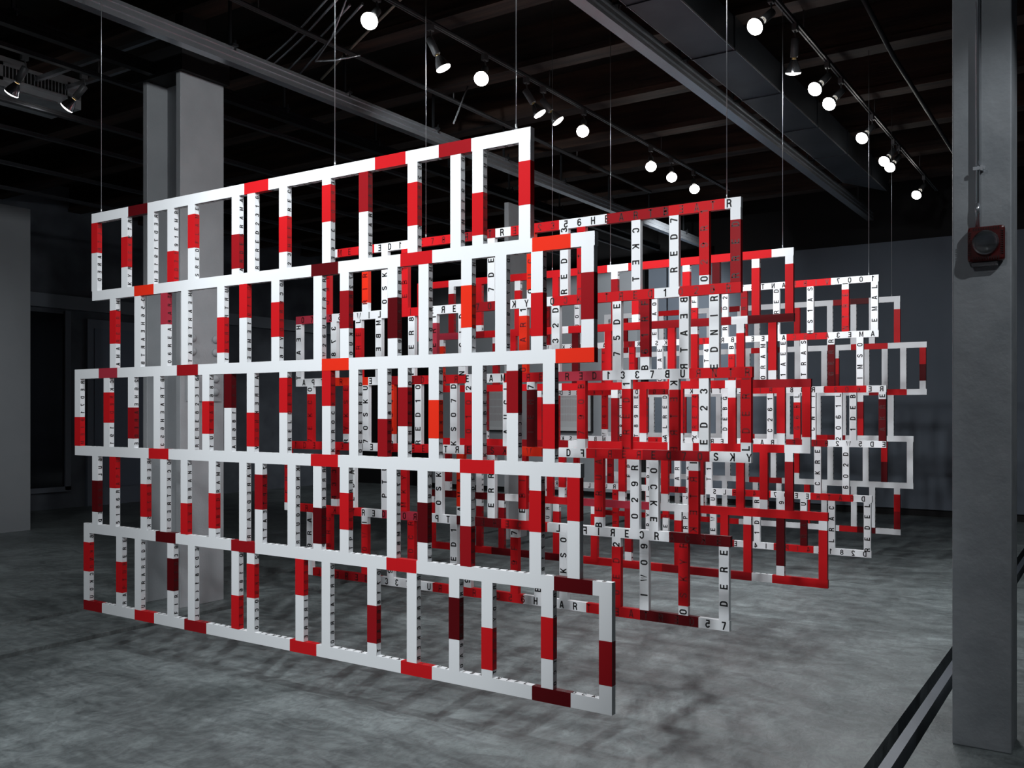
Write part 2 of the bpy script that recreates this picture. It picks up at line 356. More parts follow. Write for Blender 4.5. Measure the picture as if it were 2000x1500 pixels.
# ------------------------------------------------------------ lamp tracks and floodlights
def track(x, y0, y1, z, label, m=GREYP):
    r = thing('lamp_track', (x, y0, z), label, 'lamp track', 'lamp tracks')
    L_ = y1 - y0; b = MB(); b.box((-.018, 0, 0), (-.006, L_, .028)); b.box((.006, 0, 0), (.018, L_, .028)); b.box((-.018, 0, .02), (.018, L_, .03)); b.build('rail', m, r)
    b = MB(); y = .9
    while y < L_: b.rings([(0, y, .03), (0, y, 4.95 - z)], [.006, .006], 0, 8); y += 2.6
    b.build('hanger_rods', m, r)
track(-4.64, -1, 12.6, 4.70, 'lamp track running back over the middle of the lattices')
track(-2.20, -1, 14.2, 4.70, 'lamp track running back on the right beside the big duct')
track(-5.80, -1, 12.5, 4.80, 'empty thin lamp track left of the lamps')
track(-7.97, -1, 7.6, 4.70, 'lamp track at upper left carrying two floodlights')
b = MB(); b.box((-8.79, 4.95, 4.79), (-6.8, 4.99, 4.83)); b.box((-8.79, 5.25, 4.79), (-6.8, 5.29, 4.83)); tag(b.build('cross_bar', GALV), 'pair of crosswise metal bars holding the upper left lamp track', 'bar')
def floodlight(x, y, aim, label, lens=GLOW, zt=4.70, power=0, angle=60, drop=.13):
    r = thing('floodlight', (x, y, zt), label, 'lamp', 'track floodlights')
    b = MB(); b.box((-.02, -.03, -.055), (.02, .03, 0)); b.build('adapter', GREYP, r, .004)
    d = Vector(aim).normalized()
    piv = Vector((0, 0, -drop))
    b = MB(); b.rings([(0, 0, -.05), (0, .012, -.09), tuple(piv + Vector((0, .01, 0)))], [.007] * 3, 0, 8)
    b.rings([tuple(piv - Vector((.03, 0, 0))), tuple(piv + Vector((.03, 0, 0)))], [.011, .011], 0, 12)
    b.build('yoke', GREYP, r)
    s0 = piv - d * .02
    b = MB(); b.rings([s0, s0 + d * .004, s0 + d * .14, s0 + d * .145], [.024, .031, .031, .027], 0, 20); b.build('socket', GREYP, r)
    b = MB(); b.rings([s0 + d * .145, s0 + d * .165], [.016, .018], 0, 16); b.build('lamp_base', BRASS, r)
    b = MB(); b.rings([s0 + d * .16, s0 + d * .18, s0 + d * .215, s0 + d * .25, s0 + d * .262], [.022, .032, .048, .060, .0615], 0, 28, cap=False); b.build('reflector', CHROME, r)
    b = MB(); b.rings([s0 + d * .262, s0 + d * .272, s0 + d * .280, s0 + d * .284], [.0615, .058, .035, .004], 0, 28); b.build('lens', lens, r)
    if power:
        p = Vector((x, y, zt)) + s0 + d * .31
        spot(p, p + d, power, angle, .7, .05)
        l = bpy.data.lights.new('lamp_glow', 'POINT'); l.energy = .3; l.shadow_soft_size = .06; l.color = (1, .95, .9)
        g_ = bpy.data.objects.new('lamp_glow', l); COL.objects.link(g_); g_.location = p + d * .03
    return r
back = (.15, -.72, -.72)
A = [(5.21, 'glowing floodlight at top centre, nearest on the middle track'), (6.61, 'second glowing floodlight on the middle track'), (8.38, 'glowing floodlight right of the hooded pair on the middle track'), (10.0, 'fourth glowing floodlight back on the middle track'), (10.59, 'second from last glowing floodlight on the middle track'), (11.3, 'last and smallest glowing floodlight on the middle track')]
for y, lab in A: floodlight(-4.64, y, (.35, -.72, -.62), lab, power=105, angle=80)
for y, aim, lab in ((5.85, (.35, .25, -.9), 'unglaring floodlight tilted down on the middle track between two glowing lamps'), (7.28, (.45, .25, -.85), 'left one of the close pair of tilted floodlights on the middle track'), (7.58, (.5, .3, -.8), 'right one of the close pair of tilted floodlights on the middle track')):
    floodlight(-4.64, y, aim, lab, RIM, power=110, angle=70)
Bt = [(6.85, 'glowing floodlight at top right, nearest on the right track'), (8.43, 'second glowing floodlight on the right track'), (8.9, 'third glowing floodlight on the right track'), (10.18, 'fourth glowing floodlight on the right track'), (11.25, 'upper one of the touching glowing floodlights on the right track'), (11.55, 'lower one of the touching glowing floodlights on the right track'), (13.2, 'last glowing floodlight on the right track by the pillar')]
for y, lab in Bt: floodlight(-2.2, y, (-.25, -.75, -.62), lab, power=55, angle=80)
floodlight(-2.2, 7.46, (-.15, .3, -.95), 'unglaring floodlight pointing down at the near end of the right track', RIM, power=110, angle=75)
floodlight(-7.97, 4.40, (-.6, -.12, -.75), 'left floodlight of the two at upper left before the duct', RIM, power=55, angle=110)
floodlight(-7.97, 4.95, (-.62, -.28, -.7), 'right floodlight of the two at upper left before the duct', RIM, power=55, angle=110)

# ------------------------------------------------------------ letters
GL = {}
T_ = .182
def _arc(cx, cy, rx, ry, a0, a1, n=7):
    return [(cx + rx * math.cos(math.radians(a0 + (a1 - a0) * i / n)), cy + ry * math.sin(math.radians(a0 + (a1 - a0) * i / n))) for i in range(n + 1)]
l_, r_, b_0, t_0, m_ = .085, .535, .083, .917, .31
_o = _arc(m_, t_0 - .25, r_ - m_, .25, 0, 180, 8) + _arc(m_, b_0 + .25, r_ - m_, .25, 180, 360, 8) + [(r_, t_0 - .25)]
STROKES = {
 'A': [[(.05, 0), (.285, 1)], [(.335, 1), (.57, 0)], [(.14, .30), (.48, .30)]],
 'B': [[(l_, 0), (l_, 1)], [(l_, t_0), (.3, t_0)] + _arc(.3, .715, .2, .202, 90, -90, 6) + [(l_, .513)], [(l_, .513), (.31, .513)] + _arc(.31, .298, .225, .215, 90, -90, 6) + [(l_, b_0)]],
 'C': [_arc(m_, t_0 - .25, r_ - m_, .25, 5, 180, 7) + _arc(m_, b_0 + .25, r_ - m_, .25, 180, 355, 7)],
 'D': [[(l_, 0), (l_, 1)], [(l_, t_0), (.26, t_0)] + _arc(.26, .62, .275, .297, 90, 0, 5) + _arc(.26, .38, .275, .297, 0, -90, 5) + [(l_, b_0)]],
 'E': [[(l_, 0), (l_, 1)], [(l_, t_0), (.55, t_0)], [(l_, .51), (.50, .51)], [(l_, b_0), (.56, b_0)]],
 'F': [[(l_, 0), (l_, 1)], [(l_, t_0), (.55, t_0)], [(l_, .49), (.48, .49)]],
 'G': [_arc(m_, t_0 - .25, r_ - m_, .25, 5, 180, 7) + _arc(m_, b_0 + .25, r_ - m_, .25, 180, 340, 7), [(.33, .46), (.62, .46)], [(r_, .46), (r_, 0)]],
 'H': [[(l_, 0), (l_, 1)], [(r_, 0), (r_, 1)], [(l_, .51), (r_, .51)]],
 'I': [[(m_, 0), (m_, 1)]],
 'J': [[(r_, 1), (r_, .3)] + _arc(m_, .305, r_ - m_, .222, 0, -180, 8)],
 'K': [[(l_, 0), (l_, 1)], [(.12, .35), (.55, 1)], [(.25, .56), (.57, 0)]],
 'L': [[(l_, 0), (l_, 1)], [(l_, b_0), (.55, b_0)]],
 'M': [[(.075, 0), (.075, 1)], [(.085, 1), (.35, .12), (.615, 1)], [(.625, 0), (.625, 1)]],
 'N': [[(l_, 0), (l_, 1)], [(.1, 1), (.52, 0)], [(r_, 0), (r_, 1)]],
 'O': [_o], '0': [_o],
 'P': [[(l_, 0), (l_, 1)], [(l_, t_0), (.3, t_0)] + _arc(.3, .68, .235, .237, 90, -90, 8) + [(l_, .443)]],
 'R': [[(l_, 0), (l_, 1)], [(l_, t_0), (.3, t_0)] + _arc(.3, .70, .225, .217, 90, -90, 8) + [(l_, .483)], [(.33, .48), (.47, .40), (.50, .25), (.56, 0)]],
 'S': [_arc(m_, .70, .215, .217, 10, 200, 8) + [(m_, .51)] + _arc(m_, .30, .225, .217, 20, -170, 8)],
 'T': [[(m_, 0), (m_, 1)], [(.02, t_0), (.60, t_0)]],
 'U': [[(l_, 1), (l_, .31)] + _arc(m_, .31, r_ - m_, .227, 180, 360, 8) + [(r_, 1)]],
 'V': [[(.05, 1), (.30, 0)], [(.32, 0), (.57, 1)]],
 'W': [[(.04, 1), (.2, .05), (.38, .95), (.56, .05), (.72, 1)]],
 'X': [[(.05, 1), (.57, 0)], [(.57, 1), (.05, 0)]],
 'Y': [[(.04, 1), (.31, .42), (.58, 1)], [(m_, 0), (m_, .45)]],
 'Z': [[(.05, t_0), (.53, t_0)], [(.49, .9), (.10, .1)], [(.05, b_0), (.56, b_0)]],
 '1': [[(.36, 0), (.36, 1)], [(.10, .76), (.26, .80), (.36, .95)]],
 '2': [_arc(m_, .68, .22, .237, 180, -30, 8) + [(.11, .12)], [(.05, b_0), (.56, b_0)]],
 '3': [_arc(m_, .71, .21, .207, 170, -80, 8), _arc(m_, .295, .225, .213, 80, -175, 8)],
 '4': [[(.42, 0), (.42, 1)], [(.40, .95), (.06, .30)], [(.03, .27), (.60, .27)]],
 '5': [[(.53, t_0), (.14, t_0), (.11, .50)], _arc(m_, .34, .225, .257, 140, -165, 10)],
 '6': [_arc(m_, .68, .22, .237, 20, 180, 7) + [(.085, .32)], _arc(m_, .325, .225, .242, 0, 360, 14)],
 '7': [[(.04, t_0), (.56, t_0)], [(.50, .88), (.22, 0)]],
 '8': [_arc(m_, .72, .195, .198, 0, 360, 14), _arc(m_, .295, .225, .215, 0, 360, 14)],
 '9': [_arc(m_, .32, .22, .237, -160, 0, 7) + [(.535, .68)], _arc(m_, .675, .225, .242, 0, 360, 14)],
 '(': [[(.42, 1.0), (.26, .75), (.22, .5), (.26, .25), (.42, 0)]],
 ')': [[(.20, 1.0), (.36, .75), (.40, .5), (.36, .25), (.20, 0)]],
}
STROKES['a'] = STROKES['9']; STROKES['Q'] = STROKES['O']; STROKES['g'] = STROKES['9']
def glyph(ch):
    if ch in GL: return GL[ch]
    vs_, ps = [], []
    for line in STROKES[ch]:
        n = len(line); closed = (Vector(line[0]) - Vector(line[-1])).length < 1e-4
        base = len(vs_)
        for i, p in enumerate(line):
            p = Vector(p)
            if closed:
                pa, pb = Vector(line[i - 1 if i else n - 2]), Vector(line[i + 1 if i < n - 1 else 1])
            else:
                pa, pb = Vector(line[max(i - 1, 0)]), Vector(line[min(i + 1, n - 1)])
            d1 = (p - pa); d2 = (pb - p)
            if d1.length < 1e-6: d1 = d2
            if d2.length < 1e-6: d2 = d1
            d1.normalize(); d2.normalize()
            n1 = Vector((-d1.y, d1.x)); n2 = Vector((-d2.y, d2.x)); mm = n1 + n2
            mm = mm / max(mm.dot(n1), .45)
            q1 = p + mm * T_ / 2; q2 = p - mm * T_ / 2
            vs_.append((q1.x - .31, min(max(q1.y, 0), 1) - .5)); vs_.append((q2.x - .31, min(max(q2.y, 0), 1) - .5))
        for i in range(n - 1): k = base + 2 * i; ps.append((k, k + 1, k + 3, k + 2))
    GL[ch] = (vs_, ps); return GL[ch]
def letter(mb, ch, c, a, b_, cap, mi):
    if ch == ' ': return
    vs_, ps = glyph(ch); i = len(mb.v); c, a, b_ = Vector(c), Vector(a), Vector(b_)
    for (x_, y_) in vs_: mb.v.append(tuple(c + a * (x_ * cap) + b_ * (y_ * cap)))
    for p in ps: mb.f.append(tuple(i + k for k in p)); mb.m.append(mi); mb.sm.append(False)
def soup(n):
    src = 'ROCKETRED1026RAPTURE1337HEARTBEATRED1971EMBERSKYWILDFIRE70KNOCKOUTVIBRANTFLAME'
    k = random.randrange(len(src)); return ''.join(src[(k + i) % len(src)] for i in range(n))

# ------------------------------------------------------------ the five suspended lattices
PANELS = [
 (3.536, 2.882, [
   (-5.606,-2.231,[(-5.213,'W'),(-5.018,'M'),(-4.137,'W'),(-3.941,'R'),(-3.16,'W'),(-2.96,'R'),(-2.753,'W'),(-2.56,'D'),(None,'W')],'',0),
   (-5.599,-1.904,[(-5.152,'W'),(-4.958,'O'),(-3.61,'W'),(-3.414,'M'),(-2.993,'W'),(-2.793,'R'),(-2.222,'W'),(-2.023,'O'),(None,'W')],'',0),
   (-5.796,-1.906,[(-5.526,'W'),(-5.328,'P'),(-4.734,'W'),(-4.539,'D'),(-3.532,'W'),(-3.34,'O'),(-2.1,'W'),(None,'O')],'',0),
   (-5.794,-1.973,[(-5.006,'W'),(-4.814,'R'),(-3.613,'W'),(-3.416,'R'),(-2.627,'W'),(-2.428,'R'),(None,'W')],'',0),
   (-5.694,-1.821,[(-4.937,'W'),(-4.746,'M'),(-4.247,'W'),(-4.049,'D'),(-3.084,'W'),(-2.891,'R'),(-2.108,'W'),(-1.914,'M'),(None,'W')],'',0),
   (-5.694,-1.821,[(-5.492,'D'),(-5.147,'W'),(-4.953,'R'),(-4.664,'W'),(-4.464,'D'),(-3.772,'W'),(-3.572,'R'),(-2.99,'W'),(-2.795,'R'),(-2.223,'W'),(-2.023,'M'),(None,'W')],'',0),
  ], [
   [(-5.606,[(0.44,'R'),(1.0,'W')],'ULTRARED*',0.06),
    (-5.285,[(0.28,'W'),(0.71,'R'),(1.0,'W')],'RTEKCORYK',0.06),
    (-5.018,[(1.0,'W')],'RED7191EM*',0.06),
    (-4.824,[(0.58,'W'),(1.0,'R')],'BME1917DE',0.06),
    (-4.631,[(0.13,'W'),(0.58,'R'),(1.0,'W')],'EMALFDERS',0.06),
    (-4.243,[(0.49,'W'),(0.93,'D'),(1.0,'W')],'AMARAEDRA',0.06),
    (-4.112,[(1.0,'W')],'6132DERER',0.06),
    (-3.856,[(0.36,'W'),(0.8,'R'),(1.0,'W')],'CERIFEH32',0.06),
    (-3.53,[(0.07,'W'),(0.51,'R'),(1.0,'W')],'EREDS316E*',0.06),
    (-3.269,[(0.46,'D'),(1.0,'W')],'TRAERAEHS',0.06),
    (-2.947,[(0.22,'W'),(0.7,'R'),(1.0,'W')],'02RKNOCKE*',0.06),
    (-2.683,[(1.0,'W')],'D7191EMBE*',0.06),
    (-2.554,[(0.45,'W'),(0.9,'R'),(1.0,'W')],'BMEARTEDE',0.06),
    (-2.294,[(0.2,'W'),(0.65,'R'),(1.0,'W')],'',0.06)],
   [(-5.407,[(0.17,'W'),(0.65,'R'),(1.0,'W')],'MARDERAMA',0.06),
    (-5.15,[(1.0,'W')],'356HEARTB*',0.06),
    (-4.888,[(0.43,'P'),(1.0,'W')],'TRA8AER60',0.06),
    (-4.694,[(1.0,'W')],'HEARTBEAT*',0.06),
    (-4.369,[(0.4,'W'),(0.86,'R'),(1.0,'W')],'URTPAR261*',0.06),
    (-4.178,[(0.43,'R'),(1.0,'W')],'D7191EMBE*',0.06),
    (-3.917,[(0.27,'W'),(0.7,'R'),(1.0,'W')],'OCKREDY16*',0.06),
    (-3.594,[(1.0,'W')],'RARTLU62W',0.06),
    (-3.402,[(0.21,'W'),(0.65,'D'),(1.0,'W')],'72RSDYKUO*',0.06),
    (-3.075,[(0.34,'W'),(0.8,'M'),(1.0,'W')],'aBREARA9R',0.06),
    (-2.878,[(1.0,'W')],'MSONRED76*',0.06),
    (-2.619,[(0.28,'W'),(0.73,'O'),(1.0,'W')],'HTEFAR0S1*',0.06),
    (-2.424,[(1.0,'W')],'DED7191EM*',0.06),
    (-2.228,[(0.42,'W'),(0.86,'R'),(1.0,'W')],'TYAORETAR',0.06),
    (-1.97,[(0.26,'W'),(0.72,'D'),(1.0,'W')],'',0.06)],
   [(-5.796,[(0.57,'W'),(1.0,'R')],'RED719IEM*',0.06),
    (-5.473,[(0.21,'W'),(0.65,'R'),(1.0,'W')],'CKRED7191*',0.06),
    (-5.216,[(0.43,'W'),(0.87,'D'),(1.0,'W')],'26HEAREDE*',0.06),
    (-4.958,[(1.0,'W')],'BTRAEH653*',0.06),
    (-4.632,[(1.0,'W')],'61328ERER',0.06),
    (-4.501,[(0.35,'W'),(0.78,'R'),(1.0,'W')],'186RAPTU1*',0.06),
    (-4.307,[(0.44,'M'),(1.0,'W')],'TPA1186RA*',0.06),
    (-4.116,[(0.5,'W'),(0.93,'R'),(1.0,'W')],'AIREKNOCV*',0.06),
    (-3.854,[(0.07,'W'),(0.5,'R'),(1.0,'W')],'EIREDLERR',0.06),
    (-3.53,[(0.42,'R'),(1.0,'W')],'KETKCORYK',0.06),
    (-3.337,[(1.0,'W')],'IDERTEKCO',0.06),
    (-3.141,[(0.57,'W'),(1.0,'D')],'ED7186REA*',0.06),
    (-3.009,[(0.215,'W'),(0.65,'D'),(1.0,'W')],'EDRARTHEA',0.06),
    (-2.815,[(0.36,'W'),(0.78,'O'),(1.0,'W')],'DRYOCKETE*',0.06),
    (-2.556,[(1.0,'W')],'YJDEBLIEK',0.06),
    (-2.36,[(0.065,'W'),(0.5,'D'),(1.0,'W')],'ARARE3BME',0.06),
    (-2.166,[(0.41,'W'),(0.86,'R'),(1.0,'W')],'',0.06)],
   [(-5.599,[(0.36,'W'),(0.82,'M'),(1.0,'W')],'6ULTRARED*',0.06),
    (-5.409,[(0.45,'R'),(1.0,'W')],'UTPAR6815',0.06),
    (-5.088,[(0.36,'W'),(0.82,'R'),(1.0,'W')],'RERED70SK*',0.06),
    (-4.893,[(1.0,'W')],'OCKETRED1*',0.06),
    (-4.698,[(0.58,'W'),(1.0,'R')],'TNARBIV7R',0.06),
    (-4.443,[(0.42,'W'),(0.88,'R'),(1.0,'W')],'AMARDEBA1',0.06),
    (-4.18,[(1.0,'W')],'MARED6A1R*',0.06),
    (-4.05,[(0.14,'W'),(0.58,'D'),(1.0,'W')],'7RAPTEATF*',0.06),
    (-3.79,[(1.0,'W')],'KNOCKOUTR*',0.06),
    (-3.596,[(0.5,'W'),(0.93,'M'),(1.0,'W')],'RREKEKERP*',0.06),
    (-3.403,[(0.3,'W'),(0.73,'R'),(1.0,'W')],'ARRIURAPT',0.06),
    (-3.081,[(1.0,'W')],'D7191EMBE*',0.06),
    (-2.884,[(0.35,'W'),(0.79,'M'),(1.0,'W')],'26UREARRE',0.06),
    (-2.624,[(0.57,'W'),(1.0,'D')],'FDLIWRAEH',0.06),
    (-2.237,[(0.15,'W'),(0.57,'R'),(1.0,'W')],'RaB186718*',0.06),
    (-2.04,[(0.43,'R'),(1.0,'W')],'',0.06)],
   [(-5.694,[(0.14,'W'),(0.57,'R'),(1.0,'W')],'61KNOCKOU*',0.06),
    (-5.339,[(0.36,'W'),(0.8,'R'),(1.0,'W')],'ERERUTPAR',0.06),
    (-5.147,[(1.0,'W')],'2DERARTLU',0.06),
    (-4.825,[(0.21,'W'),(0.65,'M'),(1.0,'W')],'83DERERIF',0.06),
    (-4.631,[(1.0,'W')],'ED281(4)L*',0.06),
    (-4.245,[(0.57,'W'),(1.0,'R')],'D7186RAPT*',0.06),
    (-4.116,[(0.14,'W'),(0.57,'R'),(1.0,'W')],'261KNOCKO*',0.06),
    (-3.729,[(0.44,'R'),(1.0,'W')],'REDFIRERE*',0.06),
    (-3.534,[(1.0,'W')],'DERTAER60*',0.06),
    (-3.212,[(0.43,'W'),(0.86,'D'),(1.0,'W')],'D7186RADT*',0.06),
    (-2.952,[(1.0,'W')],'RECRACKER*',0.06),
    (-2.692,[(0.21,'W'),(0.66,'M'),(1.0,'W')],'ERRETR9A0',0.06),
    (-2.501,[(0.48,'W'),(0.92,'R'),(1.0,'W')],'REDY0CKET*',0.06),
    (-2.175,[(0.28,'W'),(0.7,'R'),(1.0,'W')],'D7ORAPTCO*',0.06),
    (-1.883,[(0.43,'W'),(0.86,'D'),(1.0,'W')],'',0.06)],
  ]),
 (5.32, 2.868, [
   (-5.289,-1.888,[(-5.145,'W'),(-4.762,'R'),(-4.414,'W'),(-3.921,'R'),(-3.645,'D'),(-3.517,'W'),(-3.132,'R'),(-2.777,'W'),(-2.347,'D'),(-1.987,'R'),(None,'W')],'MERRED13378URNTRED2356HEARTBEATR',-1.96),
   (-5.605,-1.888,[(-5.206,'P'),(-4.523,'W'),(-4.222,'R'),(-3.876,'W'),(-3.634,'D'),(-3.183,'W'),(-2.444,'R'),(-2.276,'W'),(None,'R')],'2356WILDFIRERED70SKYROCKETRED1026R',-1.963),
   (-5.605,-1.82,[(-5.195,'W'),(-4.824,'O'),(-4.69,'W'),(-4.293,'D'),(-3.898,'R'),(-3.574,'W'),(-3.136,'R'),(-2.807,'P'),(-2.213,'W'),(None,'R')],'APTUREREDWILDRAREDAMAREDRED1337BURNTR',-1.848),
   (-5.735,-1.826,[(-4.924,'R'),(-4.705,'W'),(-4.118,'R'),(-3.912,'W'),(-3.557,'D'),(-3.14,'O'),(-2.927,'W'),(-2.524,'R'),(-2.082,'D'),(None,'W')],'ED236HEARTBEATREDSKYWILDFIRERED70SKY',-1.838),
   (-5.738,-1.952,[(-5.593,'W'),(-4.892,'R'),(-4.684,'W'),(-4.341,'P'),(-3.98,'W'),(-3.597,'M'),(-3.223,'R'),(-2.345,'W'),(None,'M')],'HEROCKETRED10RAPTURERECR1LDFIRECRACKE',-2.021),
   (-5.471,-1.959,[(-5.414,'W'),(-5.184,'R'),(-4.695,'D'),(-4.198,'W'),(-3.415,'R'),(-2.927,'W'),(-2.542,'R'),(-2.153,'M'),(None,'W')],'ERED1337BURNTRED56HEARTBEATRED57',-1.992),
  ], [
   [(-5.289,[(1.0,'R')],'RHaUC',0.1),
    (-4.887,[(0.85,'O'),(1.0,'W')],'TRIR',0.15),
    (-4.69,[(1.0,'W')],'1KSO',0.17),
    (-4.493,[(1.0,'R')],'RTBE',0.1),
    (-3.712,[(1.0,'W')],'RED7',0.12),
    (-3.386,[(0.87,'O'),(1.0,'W')],'CCUO',0.2),
    (-3.125,[(1.0,'W')],'31DER',0.02),
    (-2.996,[(1.0,'R')],'RTEL',0.2),
    (-2.602,[(1.0,'W')],'CKET*',0.15),
    (-2.344,[(1.0,'W')],'7DERE',0.07),
    (-2.148,[(0.87,'R'),(1.0,'W')],'1Ra20',0.0),
    (-1.952,[(0.16,'W'),(1.0,'D')],'DERR',0.22)],
   [(-5.605,[(1.0,'W')],'HEART*',0.06),
    (-5.217,[(1.0,'W')],'378BU*',0.12),
    (-4.956,[(0.14,'W'),(1.0,'R')],'LERAB',0.02),
    (-4.751,[(1.0,'W')],'MBERA*',0.07),
    (-4.429,[(1.0,'W')],'8RERI',0.05),
    (-4.222,[(0.14,'W'),(1.0,'P')],'TRERA',0.04),
    (-3.966,[(1.0,'W')],'DLGKN',0.06),
    (-3.448,[(0.12,'W'),(1.0,'O')],'1RARU',0.03),
    (-3.191,[(1.0,'W')],'D23R6',0.07),
    (-2.736,[(1.0,'W')],'ED57O',0.07),
    (-2.54,[(0.82,'D'),(1.0,'W')],'FR16B',0.05),
    (-2.278,[(1.0,'W')],'BEATR*',0.05),
    (-2.085,[(1.0,'W')],'RINDE',0.06)],
   [(-5.477,[(0.14,'W'),(1.0,'R')],'OCKE7',0.06),
    (-5.085,[(0.85,'R'),(1.0,'W')],'ESKYR',0.06),
    (-4.882,[(1.0,'W')],'UKS07',0.05),
    (-4.629,[(0.84,'O'),(1.0,'W')],'R4CLC',0.06),
    (-4.366,[(1.0,'W')],'01DER',0.05),
    (-4.039,[(1.0,'W')],'D70SK',0.05),
    (-3.907,[(0.15,'W'),(1.0,'R')],'2010K',0.08),
    (-3.583,[(1.0,'W')],'LCUAM',0.08),
    (-3.386,[(0.12,'W'),(1.0,'M')],'7HEIR',0.08),
    (-2.996,[(0.86,'R'),(1.0,'W')],'B0a7G',0.08),
    (-2.669,[(0.13,'W'),(1.0,'R')],'1DERT',0.06),
    (-2.344,[(0.15,'W'),(1.0,'R')],'KETRE*',0.06),
    (-2.15,[(1.0,'W')],'32DE',0.18),
    (-1.889,[(0.87,'R'),(1.0,'W')],'IREDL',0.02)],
   [(-5.735,[(1.0,'R')],'GSHE',0.1),
    (-5.213,[(0.87,'D'),(1.0,'W')],'7334',0.15),
    (-5.02,[(1.0,'W')],'1ADL',0.15),
    (-4.692,[(1.0,'W')],'AUTP',0.06),
    (-4.503,[(1.0,'R')],'RYKM',0.2),
    (-4.174,[(1.0,'W')],'YKSO',0.12),
    (-3.98,[(0.85,'O'),(1.0,'W')],'HAMA',0.2),
    (-3.712,[(1.0,'W')],'ERRE',0.1),
    (-3.454,[(0.82,'R'),(1.0,'W')],'TIBE',0.15),
    (-2.866,[(0.86,'R'),(1.0,'W')],'AUREB',0.05),
    (-2.61,[(1.0,'W')],'Ra20',0.12),
    (-2.479,[(1.0,'W')],'OCKE*',0.15),
    (-2.216,[(0.13,'W'),(1.0,'R')],'IRTEK*',0.02)],
   [(-5.483,[(1.0,'W')],'ARaU',0.15),
    (-5.275,[(1.0,'R')],'CRBE',0.1),
    (-4.892,[(0.13,'W'),(1.0,'R')],'IWOH',0.1),
    (-4.634,[(1.0,'W')],'RB2a',0.2),
    (-4.434,[(1.0,'R')],'RCOCK',0.05),
    (-4.039,[(1.0,'W')],'1DER',0.1),
    (-3.916,[(1.0,'W')],'DERa',0.2),
    (-3.519,[(0.13,'W'),(1.0,'R')],'7Fa3',0.06),
    (-3.328,[(1.0,'W')],'DERB',0.2),
    (-3.13,[(1.0,'W')],'OSKY',0.1),
    (-2.74,[(0.13,'W'),(1.0,'R')],'2DEU',0.1),
    (-2.545,[(1.0,'W')],'aOWIL',0.09),
    (-2.283,[(0.87,'R'),(1.0,'W')],'RYKSO',0.03),
    (-2.024,[(1.0,'W')],'ERED2',0.08)],
  ]),
 (7.1, 2.852, [
   (-5.794,-2.105,[(-5.409,'R'),(-5.233,'W'),(-3.701,'R'),(-3.502,'W'),(-2.275,'R'),(None,'W')],'',0),
   (-5.794,-2.103,[(-5.634,'R'),(-5.143,'P'),(-4.989,'D'),(-4.148,'R'),(-4.086,'W'),(-3.299,'R'),(-2.599,'D'),(-2.466,'W'),(None,'M')],'',0),
   (-5.571,-1.974,[(-4.185,'R'),(-4.153,'W'),(-2.65,'R'),(-2.561,'W'),(-2.425,'D'),(None,'D')],'',0),
   (-5.571,-1.979,[(-4.68,'R'),(-4.086,'D'),(-3.891,'W'),(-3.142,'R'),(-2.922,'W'),(-2.176,'R'),(None,'W')],'',0),
   (-5.647,-1.85,[(-4.759,'M'),(-4.607,'W'),(-3.982,'R'),(-3.206,'P'),(-2.958,'W'),(None,'R')],'',0),
   (-5.647,-1.85,[(-4.908,'R'),(-4.138,'M'),(-3.192,'R'),(-2.433,'D'),(-2.271,'W'),(None,'R')],'',0),
  ], [
   [(-5.794,[(1.0,'R')],'',0.06),
    (-5.409,[(0.15,'W'),(1.0,'D')],'',0.06),
    (-5.083,[(0.87,'R'),(1.0,'W')],'',0.06),
    (-4.652,[(0.2,'W'),(1.0,'R')],'',0.06),
    (-4.248,[(1.0,'R')],'',0.06),
    (-3.664,[(0.14,'W'),(1.0,'D')],'',0.06),
    (-3.468,[(0.85,'R'),(1.0,'W')],'',0.06),
    (-3.011,[(0.12,'W'),(1.0,'R')],'',0.06),
    (-2.757,[(1.0,'M')],'',0.06),
    (-2.433,[(0.16,'W'),(1.0,'R')],'',0.06),
    (-2.17,[(0.14,'W'),(1.0,'R')],'',0.06)],
   [(-5.533,[(0.14,'W'),(1.0,'O')],'',0.06),
    (-4.896,[(0.13,'W'),(1.0,'D')],'',0.06),
    (-4.702,[(1.0,'R')],'',0.06),
    (-4.049,[(1.0,'M')],'',0.06),
    (-3.726,[(1.0,'R')],'',0.06),
    (-3.142,[(1.0,'R')],'',0.06),
    (-2.944,[(0.14,'W'),(1.0,'R')],'',0.06),
    (-2.557,[(0.16,'W'),(1.0,'R')],'',0.06),
    (-2.301,[(0.84,'R'),(1.0,'W')],'',0.06)],
   [(-5.571,[(0.3,'W'),(1.0,'R')],'',0.06),
    (-5.019,[(0.83,'D'),(1.0,'W')],'',0.06),
    (-4.426,[(0.13,'W'),(1.0,'R')],'',0.06),
    (-4.248,[(0.1,'W'),(1.0,'R')],'',0.06),
    (-3.664,[(0.16,'W'),(1.0,'D')],'',0.06),
    (-3.397,[(0.83,'R'),(1.0,'W')],'',0.06),
    (-3.07,[(0.82,'R'),(1.0,'W')],'',0.06),
    (-2.625,[(0.17,'W'),(1.0,'R')],'',0.06),
    (-2.235,[(0.8,'R'),(1.0,'W')],'',0.06),
    (-2.041,[(0.86,'R'),(1.0,'W')],'',0.06)],
   [(-5.453,[(0.8,'D'),(1.0,'W')],'',0.06),
    (-5.083,[(1.0,'W')],'',0.06),
    (-4.307,[(1.0,'R')],'',0.06),
    (-4.185,[(0.8,'R'),(1.0,'W')],'',0.06),
    (-3.594,[(0.82,'R'),(1.0,'W')],'',0.06),
    (-3.202,[(0.82,'R'),(1.0,'W')],'',0.06),
    (-2.892,[(0.8,'D'),(1.0,'W')],'',0.06),
    (-2.559,[(1.0,'R')],'',0.06),
    (-2.369,[(0.83,'R'),(1.0,'W')],'',0.06),
